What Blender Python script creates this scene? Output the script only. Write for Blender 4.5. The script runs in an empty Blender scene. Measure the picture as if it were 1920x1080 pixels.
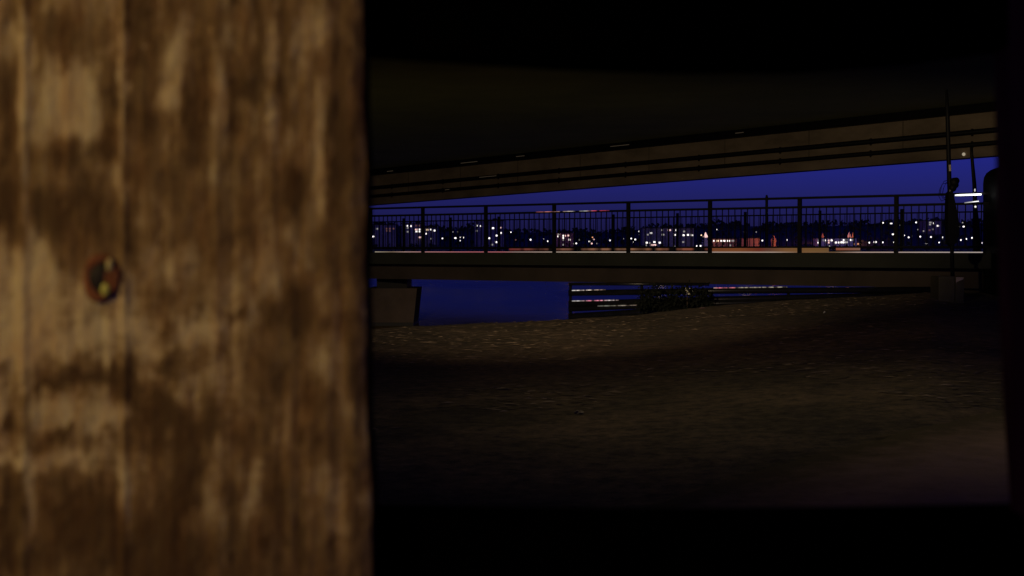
import bpy, bmesh, math, random
import numpy as np
from mathutils import Vector

S = bpy.context.scene
COL = S.collection
random.seed(7)
RNG = np.random.default_rng(11)

# ------------------------------------------------------------------ camera
EYE = 1.5                                   # eye height above the ground at the hide
FPX = 2667.0                                # 50 mm lens on a 1920 px wide frame
PITCH = math.atan(70.0 / FPX)
cam_data = bpy.data.cameras.new("camera")
cam = bpy.data.objects.new("camera", cam_data)
COL.objects.link(cam)
cam.location = (0, 0, EYE)
cam.rotation_euler = (math.pi / 2 - PITCH, 0, 0)
cam_data.lens = 50
cam_data.sensor_width = 36
cam_data.clip_start = 0.05
cam_data.clip_end = 5000
cam_data.dof.use_dof = True
cam_data.dof.focus_distance = 45
cam_data.dof.aperture_fstop = 13.5
S.camera = cam

# ------------------------------------------------------------------ sky
W = bpy.data.worlds.new("World")
S.world = W
W.use_nodes = True
wt = W.node_tree
for n in list(wt.nodes):
    wt.nodes.remove(n)
w_out = wt.nodes.new("ShaderNodeOutputWorld")
w_bg = wt.nodes.new("ShaderNodeBackground")
w_sky = wt.nodes.new("ShaderNodeTexSky")
w_sky.sky_type = 'NISHITA'
w_sky.sun_disc = False
w_sky.sun_elevation = math.radians(5.0)
w_sky.sun_rotation = math.radians(200)
w_mul = wt.nodes.new("ShaderNodeMix")
w_mul.data_type = 'RGBA'
w_mul.blend_type = 'MULTIPLY'
w_mul.inputs[0].default_value = 1.0
w_mul.inputs[7].default_value = (0.043, 0.056, 1.25, 1)      # tungsten white balance of a dusk sky
wt.links.new(w_sky.outputs[0], w_mul.inputs[6])
wt.links.new(w_mul.outputs[2], w_bg.inputs[0])
w_bg.inputs[1].default_value = 0.08
wt.links.new(w_bg.outputs[0], w_out.inputs[0])

# ------------------------------------------------------------------ lamps
def lamp(name, kind, loc, target, power, colour, size=0.1, spot=None, blend=0.6):
    d = bpy.data.lights.new(name, kind)
    o = bpy.data.objects.new(name, d)
    COL.objects.link(o)
    o.location = loc
    if target is not None:
        o.rotation_euler = (Vector(target) - Vector(loc)).to_track_quat('-Z', 'Y').to_euler()
    d.energy = power
    d.color = colour
    if kind == 'SUN':
        d.angle = math.radians(0.5)
    else:
        d.shadow_soft_size = size
    if spot:
        d.spot_size = math.radians(spot)
        d.spot_blend = blend
    return o

SODIUM = (1.0, 0.62, 0.22)
# the afterglow of a sun already down, and unseen lamps added to light the plank, the ground and the girders
lamp("sun", 'SUN', (0, 0, 30), (0.3, 0.9, 29.9), 0.01, (1, 0.85, 0.7))
lamp("plank_lamp", 'SPOT', (-1.15, -0.55, 2.15), (-0.27, 0.60, 1.56), 47, (1.0, 0.64, 0.205), 0.05, 22, 0.8)
lamp("bank_fill_lamp", 'SPOT', (1.8, 18.8, 4.6), (2.8, 18.6, 0.0), 27, (1.0, 0.66, 0.34), 0.15, 140, 0.9)
lamp("near_fill_lamp", 'SPOT', (2.2, 12.0, 4.5), (2.3, 12.3, 0.0), 60, (1.0, 0.84, 0.48), 0.15, 108, 0.9)
lamp("girder_fill_lamp", 'SPOT', (-2.5, 3.5, 4.2), (5.0, 50.0, 9.0), 7300, (1.0, 0.76, 0.46), 0.06, 46, 0.6)

S.view_settings.view_transform = 'Standard'
S.view_settings.look = 'None'
S.view_settings.exposure = 0
S.view_settings.gamma = 1
S.render.engine = 'CYCLES'
S.cycles.use_denoising = True
S.cycles.max_bounces = 6
S.cycles.sample_clamp_indirect = 3.0


# ------------------------------------------------------------------ helpers
def P(px, py, depth):
    """The point that stands DEPTH metres ahead, measured off the photograph's pixel grid."""
    u, v = (px - 960) / FPX, (540 - py) / FPX
    d = Vector((u, math.cos(PITCH) + v * math.sin(PITCH), -math.sin(PITCH) + v * math.cos(PITCH)))
    d *= depth / d.y
    return Vector((d.x, d.y, d.z + EYE))


def PX(x, y, z):
    """World point -> photograph pixel (numpy friendly)."""
    c, s = math.cos(PITCH), math.sin(PITCH)
    zz = z - EYE
    f = y * c - zz * s
    v = y * s + zz * c
    return 960 + FPX * x / f, 540 - FPX * v / f


def mat(name, base=(0.2, 0.2, 0.2), rough=0.8, noise=0.0, scale=4.0, metal=0.0, bump=0.0, stretch=(1, 1, 1), second=None, spec=0.3):
    m = bpy.data.materials.new(name)
    m.use_nodes = True
    nt = m.node_tree
    b = nt.nodes["Principled BSDF"]
    b.inputs["Base Color"].default_value = (*base, 1)
    b.inputs["Roughness"].default_value = rough
    b.inputs["Metallic"].default_value = metal
    b.inputs["Specular IOR Level"].default_value = spec
    if noise or bump or second:
        tc = nt.nodes.new("ShaderNodeTexCoord")
        mp = nt.nodes.new("ShaderNodeMapping")
        mp.inputs["Scale"].default_value = stretch
        nt.links.new(tc.outputs["Object"], mp.inputs[0])
        n = nt.nodes.new("ShaderNodeTexNoise")
        n.inputs["Scale"].default_value = scale
        n.inputs["Detail"].default_value = 8
        n.inputs["Roughness"].default_value = 0.65
        nt.links.new(mp.outputs[0], n.inputs["Vector"])
        r = nt.nodes.new("ShaderNodeValToRGB")
        lo = second or tuple(c * (1 - noise) for c in base)
        hi = base if second else tuple(min(1, c * (1 + noise)) for c in base)
        r.color_ramp.elements[0].position = 0.32
        r.color_ramp.elements[1].position = 0.68
        r.color_ramp.elements[0].color = (*lo, 1)
        r.color_ramp.elements[1].color = (*hi, 1)
        nt.links.new(n.outputs[0], r.inputs[0])
        nt.links.new(r.outputs[0], b.inputs["Base Color"])
        if bump:
            bp = nt.nodes.new("ShaderNodeBump")
            bp.inputs["Strength"].default_value = bump
            bp.inputs["Distance"].default_value = 0.05
            nt.links.new(n.outputs[0], bp.inputs["Height"])
            nt.links.new(bp.outputs[0], b.inputs["Normal"])
    return m


def glow(name, colour, strength, nosample=True):
    m = bpy.data.materials.new(name)
    m.use_nodes = True
    b = m.node_tree.nodes["Principled BSDF"]
    b.inputs["Base Color"].default_value = (0.02, 0.02, 0.02, 1)
    b.inputs["Emission Color"].default_value = (*colour, 1)
    b.inputs["Emission Strength"].default_value = strength
    if nosample:
        m.cycles.emission_sampling = 'NONE'
    return m


def mesh(name, verts, faces, m, parent=None, smooth=False, kind=None):
    me = bpy.data.meshes.new(name)
    me.from_pydata([tuple(v) for v in verts], [], faces)
    me.update()
    if smooth:
        me.polygons.foreach_set("use_smooth", [True] * len(me.polygons))
    if m:
        for mm in (m if isinstance(m, (list, tuple)) else [m]):
            me.materials.append(mm)
    o = bpy.data.objects.new(name, me)
    COL.objects.link(o)
    if parent:
        o.parent = parent
    if kind:
        o["kind"] = kind
    return o


def empty(name, loc=(0, 0, 0)):
    o = bpy.data.objects.new(name, None)
    COL.objects.link(o)
    o.location = loc
    o.empty_display_size = 0.2
    return o


def tag(o, label, cat, group=None):
    o["label"] = label
    o["category"] = cat
    if group:
        o["group"] = group
    return o


class MB:
    """Collects shapes into one mesh."""
    def __init__(self, origin=(0, 0, 0)):
        self.v, self.f, self.o = [], [], Vector(origin)

    def add(self, verts, faces):
        k = len(self.v)
        self.v += [Vector(v) - self.o for v in verts]
        self.f += [tuple(i + k for i in f) for f in faces]

    def prism(self, a, b, side, up):
        """A box along a->b with half extents side (Vector) and up (Vector)."""
        a, b, side, up = Vector(a), Vector(b), Vector(side), Vector(up)
        q = [p + s * side + t * up for p in (a, b) for s, t in ((-1, -1), (1, -1), (1, 1), (-1, 1))]
        self.add(q, [(3, 2, 1, 0), (4, 5, 6, 7), (0, 1, 5, 4), (1, 2, 6, 5), (2, 3, 7, 6), (3, 0, 4, 7)])

    def box(self, c, hx, hy, hz):
        c = Vector(c)
        self.prism(c - Vector((hx, 0, 0)), c + Vector((hx, 0, 0)), (0, hy, 0), (0, 0, hz))

    def tube(self, pts, r, n=8):
        pts = [Vector(p) for p in pts]
        rr = r if isinstance(r, (list, tuple)) else [r] * len(pts)
        rings = []
        for i, p in enumerate(pts):
            t = (pts[min(i + 1, len(pts) - 1)] - pts[max(i - 1, 0)]).normalized()
            ref = Vector((0, 0, 1)) if abs(t.z) < 0.9 else Vector((1, 0, 0))
            a = t.cross(ref).normalized()
            b = t.cross(a).normalized()
            rings.append([p + (a * math.cos(2 * math.pi * k / n) + b * math.sin(2 * math.pi * k / n)) * rr[i] for k in range(n)])
        v = [q for ring in rings for q in ring]
        f = []
        for i in range(len(pts) - 1):
            for k in range(n):
                f.append((i * n + k, i * n + (k + 1) % n, (i + 1) * n + (k + 1) % n, (i + 1) * n + k))
        f.append(tuple(range(n - 1, -1, -1)))
        f.append(tuple(range((len(pts) - 1) * n, len(pts) * n)))
        self.add(v, f)

    def extrude(self, poly, d):
        """A flat outline (list of points) given depth along vector d."""
        n = len(poly)
        a = [Vector(p) for p in poly]
        b = [p + Vector(d) for p in a]
        f = [tuple(range(n - 1, -1, -1)), tuple(range(n, 2 * n))]
        f += [(i, (i + 1) % n, n + (i + 1) % n, n + i) for i in range(n)]
        self.add(a + b, f)

    def ball(self, c, r, n=8, m=5, squash=(1, 1, 1)):
        c = Vector(c)
        v = [c + Vector((0, 0, r * squash[2]))]
        for i in range(1, m):
            th = math.pi * i / m
            for k in range(n):
                ph = 2 * math.pi * k / n
                v.append(c + Vector((r * squash[0] * math.sin(th) * math.cos(ph), r * squash[1] * math.sin(th) * math.sin(ph), r * squash[2] * math.cos(th))))
        v.append(c - Vector((0, 0, r * squash[2])))
        f = [(0, 1 + k, 1 + (k + 1) % n) for k in range(n)]
        for i in range(m - 2):
            for k in range(n):
                f.append((1 + i * n + k, 1 + (i + 1) * n + k, 1 + (i + 1) * n + (k + 1) % n, 1 + i * n + (k + 1) % n))
        e = len(v) - 1
        f += [(e, 1 + (m - 2) * n + (k + 1) % n, 1 + (m - 2) * n + k) for k in range(n)]
        self.add(v, f)

    def build(self, name, m, parent=None, smooth=False):
        o = mesh(name, self.v, self.f, m, parent, smooth)
        if parent is None:
            o.location = self.o
        return o


def vnoise(x, y, seed):
    """Smooth value noise on numpy arrays."""
    r = np.random.default_rng(seed)
    t = r.random((256, 256))
    xi, yi = np.floor(x).astype(int), np.floor(y).astype(int)
    fx, fy = x - xi, y - yi
    fx, fy = fx * fx * (3 - 2 * fx), fy * fy * (3 - 2 * fy)
    g = lambda a, b: t[a % 256, b % 256]
    return (g(xi, yi) * (1 - fx) + g(xi + 1, yi) * fx) * (1 - fy) + (g(xi, yi + 1) * (1 - fx) + g(xi + 1, yi + 1) * fx) * fy


def fbm(x, y, seed, octaves=4):
    s, a, tot = 0, 1, 0
    for k in range(octaves):
        s = s + a * vnoise(x * 2 ** k, y * 2 ** k, seed + k)
        tot += a
        a *= 0.55
    return s / tot - 0.5


def grid_mesh(name, X, Y, Z, m, kind=None, smooth=True, parent=None):
    ny, nx = X.shape
    v = np.stack([X, Y, Z], -1).reshape(-1, 3)
    i = np.arange(ny * nx).reshape(ny, nx)
    f = np.stack([i[:-1, :-1], i[:-1, 1:], i[1:, 1:], i[1:, :-1]], -1).reshape(-1, 4)
    me = bpy.data.meshes.new(name)
    me.vertices.add(len(v))
    me.vertices.foreach_set("co", v.astype(np.float32).ravel())
    me.loops.add(f.size)
    me.loops.foreach_set("vertex_index", f.astype(np.int32).ravel())
    me.polygons.add(len(f))
    me.polygons.foreach_set("loop_start", (np.arange(len(f)) * 4).astype(np.int32))
    me.polygons.foreach_set("loop_total", np.full(len(f), 4, np.int32))
    me.update(calc_edges=True)
    me.validate()
    if smooth:
        me.polygons.foreach_set("use_smooth", np.ones(len(f), bool))
    me.materials.append(m)
    o = bpy.data.objects.new(name, me)
    COL.objects.link(o)
    if kind:
        o["kind"] = kind
    if parent:
        o.parent = parent
    return o


# ------------------------------------------------------------------ materials
M_DARK = mat("black_steel", (0.004, 0.004, 0.004), 0.6, 0.3, 6, spec=0.15)
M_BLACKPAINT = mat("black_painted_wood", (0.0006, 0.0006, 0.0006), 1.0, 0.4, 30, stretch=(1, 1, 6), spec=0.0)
M_CONC = mat("weathered_concrete", (0.09, 0.066, 0.05), 0.9, second=(0.05, 0.038, 0.028), scale=1.1, bump=0.3)
M_SOFFIT = mat("soffit_concrete", (0.50, 0.52, 0.15), 0.95, second=(0.38, 0.40, 0.12), scale=0.35)
M_DARKCONC = mat("dark_concrete", (0.024, 0.026, 0.018), 0.9, second=(0.015, 0.017, 0.012), scale=0.9, bump=0.2)
M_GIRDER = mat("stained_girder", (0.052, 0.038, 0.027), 0.9, second=(0.024, 0.019, 0.013), scale=0.6, bump=0.2)
M_HOUSE = mat("dim_plaster", (0.22, 0.20, 0.19), 0.9, 0.3, 0.3)
M_ROOF = mat("dark_roof", (0.03, 0.028, 0.028), 0.9, 0.3, 0.5)
M_WARMWALL = mat("ochre_plaster", (0.45, 0.24, 0.14), 0.9, 0.3, 0.4)
M_PALEWALL = mat("pale_plaster", (0.6, 0.55, 0.5), 0.9, 0.2, 0.4)
M_LEAF = mat("dark_leaves", (0.035, 0.045, 0.025), 0.8, 0.5, 3)
M_BARK = mat("dark_bark", (0.04, 0.03, 0.02), 0.9, 0.4, 8)

# ------------------------------------------------------------------ ground, bank, water
CR_PX = [-400, 500, 690, 780, 1070, 1200, 1330, 1500, 1640, 1750, 1800, 1870, 2400]
CR_PY = [640, 624, 617, 611, 598.5, 589, 574, 561.5, 555, 548.5, 539, 537, 536]
CR_D = [22, 23.5, 24, 24.5, 26, 26.8, 27.3, 27.4, 27.2, 27.0, 30, 31, 34]
WATER_Z = -0.6


def ground_z(x, y):
    u = 960 + FPX * x / np.maximum(y, 6.0)
    d = np.interp(u, CR_PX, CR_D)
    py = np.interp(u, CR_PX, CR_PY)
    zc = EYE - (py - 470) * d / FPX
    t = np.clip((y - 4) / (d - 4), 0, None)
    z = zc * np.minimum(t, 1)
    over = np.clip(y - d, 0, None)
    z = z - np.where(over > 0, np.minimum(over * 0.9, 2.6), 0)
    return z + 0.035 * fbm(x * 0.9, y * 0.9, 5) * np.clip(y / 8, 0, 1) + 0.02 * fbm(x * 4, y * 4, 15, 3)


gx = np.concatenate([np.linspace(-60, -9, 50), np.linspace(-8.8, 14, 300), np.linspace(14.2, 60, 50)])
gy = np.concatenate([np.linspace(-25, 5, 50), np.linspace(5.1, 36, 340)])
GX, GY = np.meshgrid(gx, gy)
m_ground = bpy.data.materials.new("trodden_earth")
m_ground.use_nodes = True
nt = m_ground.node_tree
b = nt.nodes["Principled BSDF"]
b.inputs["Roughness"].default_value = 0.95
tc = nt.nodes.new("ShaderNodeTexCoord")
n1 = nt.nodes.new("ShaderNodeTexNoise"); n1.inputs["Scale"].default_value = 0.7; n1.inputs["Detail"].default_value = 6
n2 = nt.nodes.new("ShaderNodeTexNoise"); n2.inputs["Scale"].default_value = 7; n2.inputs["Detail"].default_value = 8; n2.inputs["Roughness"].default_value = 0.75
r1 = nt.nodes.new("ShaderNodeValToRGB")
r1.color_ramp.elements[0].position = 0.35; r1.color_ramp.elements[0].color = (0.10, 0.084, 0.052, 1)
r1.color_ramp.elements[1].position = 0.66; r1.color_ramp.elements[1].color = (0.20, 0.155, 0.10, 1)
r2 = nt.nodes.new("ShaderNodeValToRGB")
r2.color_ramp.elements[0].position = 0.38; r2.color_ramp.elements[0].color = (0.45, 0.45, 0.42, 1)
r2.color_ramp.elements[1].position = 0.70; r2.color_ramp.elements[1].color = (1.9, 1.7, 1.5, 1)
mx = nt.nodes.new("ShaderNodeMix"); mx.data_type = 'RGBA'; mx.blend_type = 'MULTIPLY'; mx.inputs[0].default_value = 1
for n_ in (n1, n2):
    nt.links.new(tc.outputs["Object"], n_.inputs["Vector"])
nt.links.new(n1.outputs[0], r1.inputs[0]); nt.links.new(n2.outputs[0], r2.inputs[0])
nt.links.new(r1.outputs[0], mx.inputs[6]); nt.links.new(r2.outputs[0], mx.inputs[7])
nt.links.new(mx.outputs[2], b.inputs["Base Color"])
bp = nt.nodes.new("ShaderNodeBump"); bp.inputs["Strength"].default_value = 0.7; bp.inputs["Distance"].default_value = 0.06
nt.links.new(n2.outputs[0], bp.inputs["Height"]); nt.links.new(bp.outputs[0], b.inputs["Normal"])
grid_mesh("ground", GX, GY, ground_z(GX, GY), m_ground, kind="structure")

# pale dusty path crossing the near ground on the right
def path_line(t):
    a, c = np.array([3.0, 8.0]), np.array([8.2, 11.6])
    return a + (c - a) * t
tt = np.linspace(-1.2, 4.0, 90)
ww = np.linspace(0, 1, 30)
TT, WW = np.meshgrid(tt, ww)
pc = np.array([[3.0, 7.6]]) ; dvec = np.array([5.3, 3.9]); nvec = np.array([3.9, -5.3]) / 6.58
dvec = np.array([2.2, 2.4]); nvec = np.array([2.4, -2.2]) / 3.26
wob = 0.35 * fbm(TT * 3, WW * 0 + 3.3, 40)
PXx = 1.6 + dvec[0] * TT + nvec[0] * (WW * 3.2 - 0.25 + wob)
PYy = 8.5 + dvec[1] * TT + nvec[1] * (WW * 3.2 - 0.25 + wob)
m_path = bpy.data.materials.new("pale_dusty_path")
m_path.use_nodes = True
nt = m_path.node_tree
b = nt.nodes["Principled BSDF"]; b.inputs["Roughness"].default_value = 0.95; b.inputs["Specular IOR Level"].default_value = 0.1
at = nt.nodes.new("ShaderNodeAttribute"); at.attribute_name = "dust"
tc = nt.nodes.new("ShaderNodeTexCoord")
n1 = nt.nodes.new("ShaderNodeTexNoise"); n1.inputs["Scale"].default_value = 5; n1.inputs["Detail"].default_value = 8; n1.inputs["Roughness"].default_value = 0.7
nt.links.new(tc.outputs["Object"], n1.inputs["Vector"])
ma = nt.nodes.new("ShaderNodeMath"); ma.operation = 'MULTIPLY_ADD'; ma.inputs[1].default_value = 0.9; ma.inputs[2].default_value = -0.45
nt.links.new(n1.outputs[0], ma.inputs[0])
ad = nt.nodes.new("ShaderNodeMath"); ad.operation = 'ADD'; ad.use_clamp = True
nt.links.new(ma.outputs[0], ad.inputs[0]); nt.links.new(at.outputs["Fac"], ad.inputs[1])
r1 = nt.nodes.new("ShaderNodeValToRGB")
r1.color_ramp.elements[0].position = 0.1; r1.color_ramp.elements[0].color = (0.15, 0.12, 0.076, 1)
r1.color_ramp.elements[1].position = 0.9; r1.color_ramp.elements[1].color = (0.60, 0.40, 0.30, 1)
nt.links.new(ad.outputs[0], r1.inputs[0]); nt.links.new(r1.outputs[0], b.inputs["Base Color"])
bp = nt.nodes.new("ShaderNodeBump"); bp.inputs["Strength"].default_value = 0.5; bp.inputs["Distance"].default_value = 0.05
nt.links.new(n1.outputs[0], bp.inputs["Height"]); nt.links.new(bp.outputs[0], b.inputs["Normal"])
o_path = grid_mesh("path", PXx, PYy, ground_z(PXx, PYy) + 0.012, m_path, kind="structure")
a_path = o_path.data.attributes.new("dust", 'FLOAT', 'POINT')
a_path.data.foreach_set("value", np.clip(WW * 3.2 / 0.9, 0, 1).astype(np.float32).ravel() * 0.85)

m_water = bpy.data.materials.new("harbour_water")
m_water.use_nodes = True
nt = m_water.node_tree
nt.nodes.remove(nt.nodes["Principled BSDF"])
gl = nt.nodes.new("ShaderNodeBsdfGlossy"); gl.inputs["Color"].default_value = (0.52, 0.42, 0.21, 1); gl.inputs["Roughness"].default_value = 0.22
df = nt.nodes.new("ShaderNodeBsdfDiffuse"); df.inputs["Color"].default_value = (0.03, 0.025, 0.012, 1)
sh = nt.nodes.new("ShaderNodeAddShader")
tc = nt.nodes.new("ShaderNodeTexCoord")
mp = nt.nodes.new("ShaderNodeMapping"); mp.inputs["Scale"].default_value = (0.8, 0.35, 1)
n1 = nt.nodes.new("ShaderNodeTexNoise"); n1.inputs["Scale"].default_value = 1.5; n1.inputs["Detail"].default_value = 5
n2 = nt.nodes.new("ShaderNodeTexNoise"); n2.inputs["Scale"].default_value = 0.12; n2.inputs["Detail"].default_value = 3
r2 = nt.nodes.new("ShaderNodeMapRange"); r2.inputs[1].default_value = 0.3; r2.inputs[2].default_value = 0.7; r2.inputs[3].default_value = 0.12; r2.inputs[4].default_value = 0.38
nt.links.new(tc.outputs["Object"], mp.inputs[0]); nt.links.new(mp.outputs[0], n1.inputs["Vector"]); nt.links.new(mp.outputs[0], n2.inputs["Vector"])
nt.links.new(n2.outputs[0], r2.inputs[0]); nt.links.new(r2.outputs[0], gl.inputs["Roughness"])
bp = nt.nodes.new("ShaderNodeBump"); bp.inputs["Strength"].default_value = 0.6; bp.inputs["Distance"].default_value = 0.14
nt.links.new(n1.outputs[0], bp.inputs["Height"]); nt.links.new(bp.outputs[0], gl.inputs["Normal"])
nt.links.new(gl.outputs[0], sh.inputs[0]); nt.links.new(df.outputs[0], sh.inputs[1])
nt.links.new(sh.outputs[0], nt.nodes["Material Output"].inputs[0])
mesh("water", [(-2500, 20, WATER_Z), (2500, 20, WATER_Z), (2500, 3500, WATER_Z), (-2500, 3500, WATER_Z)], [(0, 1, 2, 3)], m_water, kind="structure")

# leaf litter and dry stalks: nobody could count it
m_litter = bpy.data.materials.new("dry_leaves")
m_litter.use_nodes = True
nt = m_litter.node_tree
b = nt.nodes["Principled BSDF"]; b.inputs["Roughness"].default_value = 0.8
geo = nt.nodes.new("ShaderNodeNewGeometry")
r1 = nt.nodes.new("ShaderNodeValToRGB")
r1.color_ramp.elements[0].color = (0.11, 0.085, 0.05, 1)
r1.color_ramp.elements[1].color = (0.42, 0.31, 0.20, 1)
e = r1.color_ramp.elements.new(0.65); e.color = (0.16, 0.12, 0.072, 1)
nt.links.new(geo.outputs["Random Per Island"], r1.inputs[0]); nt.links.new(r1.outputs[0], b.inputs["Base Color"])
lv, lf = [], []
N = 9000
d_ = 6.5 + (RNG.random(N) ** 0.62) * 20.5
u_ = -0.16 + RNG.random(N) * 0.56
x_, y_ = u_ * d_, d_
dens = fbm(x_ * 0.45, y_ * 0.45, 77)
keep = (dens + np.clip((d_ - 14) * 0.03, -0.2, 0.06) + 0.10 * (RNG.random(N) - 0.5) > 0.02) & (y_ < np.interp(960 + FPX * u_, CR_PX, CR_D) - 0.1)
x_, y_ = x_[keep], y_[keep]
z_ = ground_z(x_, y_)
for x, y, z in zip(x_, y_, z_):
    a = random.uniform(0, 6.28); l = random.uniform(0.02, 0.07); w = l * random.uniform(0.25, 0.6)
    ca, sa = math.cos(a), math.sin(a)
    h = random.uniform(0.006, 0.018)
    a = random.gauss(0, 0.5); l *= 1.3; ca, sa = math.cos(a), math.sin(a)
    k = len(lv)
    lv += [(x - ca * l, y - sa * l, z + 0.006), (x - sa * w, y + ca * w, z + h), (x + ca * l, y + sa * l, z + 0.008), (x + sa * w, y - ca * w, z + h * 0.6)]
    lf.append((k, k + 1, k + 2, k + 3))
mesh("leaf_litter", lv, lf, m_litter, kind="stuff")

# ------------------------------------------------------------------ far shore: hill, woods, houses, lamps
R_PX = [-900, 500, 690, 745, 760, 845, 890, 950, 1120, 1180, 1230, 1330, 1345, 1368, 1384, 1400, 1450, 1500, 1560, 1640, 1700, 1850, 2100, 3500]
R_PY = [430, 422, 422, 423, 425, 430, 427, 435, 437, 432, 427, 424, 419, 421, 418, 424, 423, 422, 424, 419, 417, 417, 420, 430]
SHORE, RIDGE = 430.0, 530.0


def hill_z(px, d):
    py = np.interp(px, R_PX, R_PY)
    zr = EYE + (470 - py) * RIDGE / FPX
    t = np.clip((d - SHORE) / (RIDGE - SHORE), 0, 1)
    z = -0.9 + (zr + 0.9) * t ** 0.9
    return z - np.clip(d - RIDGE, 0, None) * 0.02


hpx = np.linspace(-900, 3500, 420)
hd = np.concatenate([np.linspace(424, 535, 40), np.linspace(545, 900, 12)])
HPX, HD = np.meshgrid(hpx, hd)
HZ = hill_z(HPX, HD) + 0.5 * fbm(HPX * 0.06, HD * 0.06, 21) * (HD > 436)
grid_mesh("hillside", (HPX - 960) / FPX * HD, HD, HZ, mat("dark_hillside_grass", (0.045, 0.05, 0.035), 0.95, 0.5, 0.05), kind="structure")


def hill_at(px, py, above=0.0):
    """Depth at which the hillside (plus ABOVE) meets the sight line, and the hill's height there."""
    for d in np.arange(431.0, 529.0, 0.5):
        if hill_z(px, d) + above >= EYE + (470 - py) * d / FPX:
            return float(d), float(hill_z(px, d))
    return 528.0, float(hill_z(px, 528.0))


wv, wf = [], []
for i in range(9000):
    px = random.uniform(300, 2300)
    d = random.choice((random.uniform(436, 530), random.uniform(505, 534)))
    clump = vnoise(np.array([px * 0.05]), np.array([d * 0.09]), 31)[0]
    if clump < 0.42:
        continue
    z = float(hill_z(px, d)) + random.uniform(0, 2.1) * clump
    c = Vector(((px - 960) / FPX * d, d, z))
    s = random.uniform(0.35, 0.9)
    a, e_ = random.uniform(0, 6.28), random.uniform(-0.8, 0.8)
    t1 = Vector((math.cos(a), math.sin(a), e_)) * s
    t2 = Vector((-math.sin(a) * 0.6, math.cos(a) * 0.6, 0.8)) * s
    k = len(wv)
    wv += [c - t1, c - t2, c + t1, c + t2]
    wf.append((k, k + 1, k + 2, k + 3))
mesh("far_woods", wv, wf, M_LEAF, kind="stuff")

G_WHITE = glow("white_lamp_glass", (1.0, 0.94, 0.90), 1.7)
G_WARM = glow("warm_lamp_glass", (1.0, 0.72, 0.45), 1.5)
G_DIM = glow("dim_lamp_glass", (0.9, 0.85, 0.8), 0.30)
G_PINK = glow("pinkish_lit_glow", (1.0, 0.62, 0.58), 1.1)
G_RED = glow("dim_red_pane", (1.0, 0.45, 0.40), 0.10)
G_OR = glow("orange_lamp_glass", (1.0, 0.42, 0.2), 0.9)
LOOK = {'w': G_WHITE, 'o': G_WARM, 'd': G_DIM, 'p': G_PINK, 'r': G_RED, 'a': G_OR}
WORD = {'w': "bright white", 'o': "warm orange", 'd': "faint grey", 'p': "pinkish", 'r': "faint red", 'a': "amber"}


def house(name, label, cat, x0, x1, top, base, lights, m=None, roof='flat', depth=8.0):
    d, z0 = hill_at((x0 + x1) / 2, base)
    a, c = P(x0, top, d), P(x1, top, d)
    w, h = (c.x - a.x), a.z - z0 + 1.2
    root = tag(empty(name, ((a.x + c.x) / 2, d + depth / 2, z0 - 0.6)), label, cat)
    mb = MB(); mb.box((0, 0, h / 2 - 0.3), w / 2, depth / 2, h / 2 - 0.3)
    mb.build("wall", m or M_HOUSE, root)
    mb = MB()
    zt = h - 0.6
    if roof == 'flat':
        mb.box((0, 0, zt + 0.12), w / 2 + 0.15, depth / 2 + 0.15, 0.12)
        mb.box((w * 0.2, 0, zt + 0.55), 0.7, 0.9, 0.31)
    else:
        mb.extrude([(-w / 2 - 0.2, -depth / 2 - 0.2, zt), (w / 2 + 0.2, -depth / 2 - 0.2, zt), (w / 2 - 0.3, -depth / 2 - 0.2, zt + 0.3), (0, -depth / 2 - 0.2, zt + 1.1), (-w / 2 + 0.3, -depth / 2 - 0.2, zt + 0.3)], (0, depth + 0.4, 0))
    mb.build("roof", M_ROOF, root)
    for L in lights:
        px, py, k = L[0], L[1], L[2]
        wide = L[3] if len(L) > 3 else 4.6
        p = P(px, py, d)
        s = d / FPX
        q = Vector((p.x - root.location.x, -depth / 2 - 0.03, p.z - root.location.z))
        mb = MB(); mb.box(q, wide * s * 0.37, 0.04, 2.9 * s / 2)
        mb.build("window", LOOK[k], root)
    return root, d


house("apartment_block", "low dark apartment block at far left edge of the shore, few reddish windows", "building", 700, 743, 422, 463,
      [(707, 429, 'd'), (725, 428.7, 'r', 4), (731, 428.7, 'r', 4), (738, 428.7, 'r', 4), (725.5, 432.8, 'r', 4), (731, 433, 'r', 3)])
house("apartment_block", "apartment block with paired rows of white windows beside the second railing post", "building", 753, 794, 419, 463,
      [(758.6, 427.4, 'd'), (763.5, 423.4, 'w', 3.4), (764, 427.4, 'd'), (764, 434.5, 'd'), (769.9, 423.9, 'w'), (780.6, 430.4, 'p', 6), (786.7, 430.2, 'w', 5),
       (781, 434, 'w'), (786.8, 434, 'w'), (780.6, 423, 'r'), (786, 423, 'r')])
house("terraced_house", "small house with three lit upper windows right of the paired-window block", "house", 796, 820, 427, 463,
      [(801, 430.9, 'o', 5), (807.7, 430.4, 'w'), (814.3, 432.3, 'w', 5), (799.4, 438.3, 'w', 3.6)], roof='gable')
house("apartment_block", "tall dark block with scattered white windows behind the third railing post", "building", 889, 944, 414, 463,
      [(894, 423.2, 'w', 3.4), (894, 432.8, 'd'), (901.6, 423.8, 'w', 3.6), (924.4, 427.8, 'w', 5), (938, 426.9, 'p', 4.4), (939, 436.7, 'w', 4), (931, 441.7, 'w', 5),
       (917.7, 446.7, 'w'), (930, 454, 'w', 5.4), (922.8, 458.8, 'd')])
_, dB5 = house("waterside_house", "reddish floodlit house with white windows right of the fourth railing post", "house", 1043, 1075, 437, 463,
      [(1048, 439.5, 'w', 4.6), (1047.2, 443.2, 'w', 5), (1056, 442, 'w', 5), (1060.5, 442, 'p', 4), (1066.4, 441.6, 'p', 6), (1056, 446, 'w', 5), (1056.5, 449.5, 'd'), (1068, 449.4, 'w')], M_WARMWALL, 'gable')
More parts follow.
